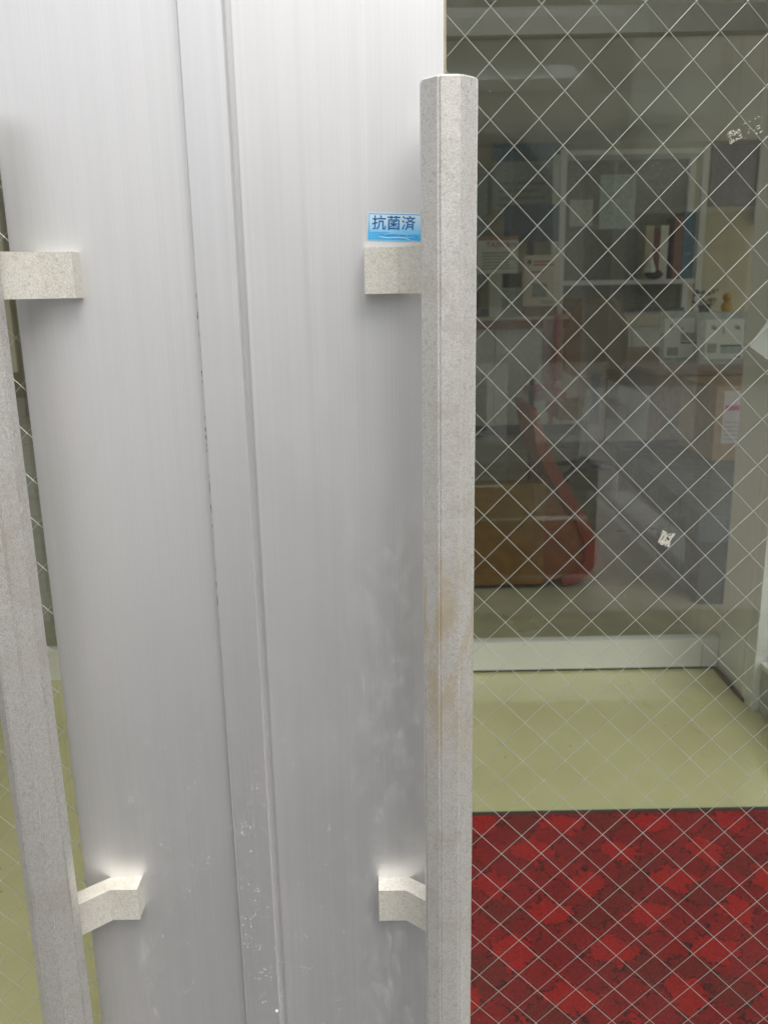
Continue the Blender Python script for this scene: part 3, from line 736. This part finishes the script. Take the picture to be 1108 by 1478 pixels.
# low wooden cabinet behind it
cb = root('wood_cabinet', (2.2, 5.2, 0.0), 'low brown wooden cabinet under the two white display cards', 'cabinet')
obj('side_panel', bx(1.66, 1.685, 4.50, 6.6, 0.01, .775), WOODB, cb)
obj('side_inset', bx(1.648, 1.659, 4.62, 5.6, 0.20, .64), GREYP, cb)
obj('front_panel', bx(1.686, 2.60, 4.50, 4.525, 0.01, .775), WOODB, cb)
obj('cabinet_top', bx(1.64, 2.62, 4.48, 6.65, .776, .80), wood('pinkish_wood', (.32, .21, .16), (.40, .27, .20), (40, 3, 40)), cb, 0.002)
def holder(x0, x1, y, z0, z1, label, ln):
    r = root('display_card', ((x0 + x1) / 2, y, z0), label, 'display card')
    M = Matrix.Translation((0, y, z0)) @ Matrix.Rotation(R(-6), 4, 'X')
    H = z1 - z0; W_ = x1 - x0
    obj('holder', box(B(), x0, x1, 0, .006, 0, H, 0, M), plain('clear_acrylic', (.46, .50, .47), .15), r)
    obj('sheet', box(B(), x0 + .12 * W_, x1 - .08 * W_, -.002, -.0004, .10 * H, .86 * H, 0, M), PAPER, r)
    for a, b, c, d_, m_ in ln:
        obj('print_mark', box(B(), x0 + a * W_, x0 + b * W_, -.0032, -.0022, c * H, d_ * H, 0, M), m_, r)
holder(1.83, 2.075, 5.02, .801, 1.135, 'display card half hidden on the left of the wooden cabinet top', [(.26, .35, .68, .74, GREYPR), (.29, .36, .66, .71, BLACKP), (.55, .62, .62, .68, GREYPR), (.56, .98, .42, .58, GREYPR), (.56, .98, .37, .40, BLACKP), (.2, .5, .14, .30, GREYPR)])
holder(2.03, 2.335, 4.85, .801, 1.13, 'front display card with dark printed marks on the right of the cabinet top', [(.24, .33, .68, .74, GREYPR), (.27, .34, .66, .72, BLACKP), (.72, .81, .68, .74, GREYPR), (.76, .83, .66, .72, BLACKP), (.48, .52, .58, .72, GREYPR), (.44, .90, .20, .33, TEALP), (.44, .90, .335, .37, BLACKP), (.16, .36, .22, .40, GREYPR), (.74, .88, .12, .15, BLACKP)])
# cardboard box on the bench
bxr = root('cardboard_box', (1.92, 3.9, .40), 'cardboard carton with a white label standing on the slate bench', 'box')
obj('carton', bx(1.725, 2.12, 3.72, 4.25, .4015, .785), CARD, bxr, 0.003)
obj('label', bx(1.765, 1.96, 3.7175, 3.7192, .49, .765), PINKW, bxr)
obj('label_stripe', bx(1.775, 1.95, 3.7160, 3.7172, .665, .690), PINKP, bxr)
for i in range(5): obj('label_line', bx(1.775, 1.90 + .01 * (i % 3), 3.7160, 3.7172, .51 + i * .022, .516 + i * .022), GREYPR, bxr)
# low brown and orange-red shape standing in for a reflection in the glass
lc = root('reflection_stand_in', (.45, 3.2, 0.0), 'low brown shape with a curved orange red side standing in for a reflection', 'chair')
obj('brown_patch', bx(-.10, .70, 2.90, 2.98, .02, .478), BROWN, lc, 0.02, 3)
obj('seat', bx(-.08, .70, 2.99, 3.50, .05, .30), BROWN, lc, 0.03, 3)
bm = B()
outer = [(.655, .80), (.69, .68), (.745, .56), (.82, .43), (.90, .30), (.940, .20), (.935, .11), (.88, .04), (.79, .012)]
band = [(.78, .05), (.85, .075), (.885, .13), (.88, .20), (.845, .29), (.77, .41), (.70, .53), (.655, .64), (.625, .80)]
prism(bm, [(x, 2.895, z) for x, z in outer + band], (0, .45, 0)); obj('orange_band', bm, ORANGE, lc, 0.006, 2)
bm = B()
prism(bm, [(x, 2.915, z) for x, z in [(.702, .02), (.78, .045), (.85, .072), (.888, .13), (.882, .20), (.846, .29), (.77, .41), (.705, .52), (.702, .50)]], (0, .40, 0))
obj('side_panel', bm, plain('red_brown_reflection', (.20, .075, .018), .5), lc)

# ------------------------------------------------------------------ across the street (seen mirrored in the glass)
ob = root('shop_building', (9.0, -15, -0.15), 'grey building across the street mirrored in the door glass', 'building')
PALEB = plain('grey_render', (.44, .45, .41), .85, 0, .08, 3)
obj('wall', bx(1.0, 20, -20, -15, -.15, 7.6), PALEB, ob)
for i in range(6):
    for z0, z1 in ((0.9, 2.5), (5.2, 6.5)):
        wx = 1.6 + i * 2.9; wn = obj('window', bx(wx, wx + 1.9, -15.02, -14.95, z0, z1), DARK, ob); obj('frame', bx(wx - .06, wx + 1.96, -14.95, -14.90, z1, z1 + .08), WHITE, wn)
bm = B(); prism(bm, [(0.6, -14.98, 5.75), (0.6, -14.98, 5.30), (0.6, -13.9, 5.30), (0.6, -13.9, 5.38)], (3.2, 0, 0)); obj('canopy', bm, WHITE, ob)
obj('fascia', bx(0.9, 20, -14.985, -14.9, 4.75, 5.2), plain('beige_fascia', (.55, .52, .46), .7), ob)
obj('signboard', bx(4.2, 9.5, -14.98, -14.8, 3.9, 4.6), TEALP, ob)
vn = root('parked_van', (0.16, -4.6, -0.03), 'white van parked tail first outside, mirrored faintly in the door glass', 'van')
VW = plain('white_van_paint', (.76, .80, .78), .25, 0, .02)
bm = B()
pr = [(-.55, .50), (.87, .50), (.90, .9), (.87, 1.4), (.83, 1.95), (.74, 2.13), (.64, 2.18), (-.32, 2.18), (-.42, 2.13), (-.51, 1.95), (-.55, 1.4), (-.58, .9)]
prism(bm, [(x, -3.05, z) for x, z in pr], (0, -3.3, 0)); obj('body', bm, VW, vn, .05, 3)
bm = B(); prism(bm, [(-.54, -3.20, 2.20), (-.54, -2.97, 2.10), (-.54, -2.98, 2.06), (-.54, -3.20, 2.14)], (1.36, 0, 0)); obj('added_sky_plate', bm, plain('matte_white_plate', (.74, .80, .78), .9, 0, .04, 6, 0, 0.1), vn, .006)  # added pale plate tilted to catch sky and brighten the mirrored roof edge
bm = B()
pr = [(-.42, 1.22), (.74, 1.22), (.72, 1.74), (.60, 1.88), (.35, 1.93), (-.05, 1.93), (-.30, 1.87), (-.40, 1.74)]
prism(bm, [(x, -3.046, z) for x, z in pr], (0, .02, 0)); obj('rear_window', bm, plain('van_glass', (.02, .025, .025), .05), vn, .004)
for x in (-.54, .75): obj('tail_light', bx(x, x + .11, -3.05, -3.02, .72, 1.25), plain('red_lens', (.45, .04, .03), .2), vn, .01)
obj('bumper_and_shade', bx(-.60, .94, -3.15, -2.94, .04, .54), DARK, vn, .05)  # dark bumper carried low to stand in for shade beneath the van
obj('number_plate', bx(0.0, .33, -3.048, -3.035, .60, .765), plain('plain_plate', (.7, .7, .66), .5), vn, .003)
for x in (-.55, .67):
    for y in (-3.75, -5.8):
        bm = B(); tube(bm, (x, y, .24), (x + .18, y, .24), .27, 24); obj('wheel', bm, RUBBER, vn)
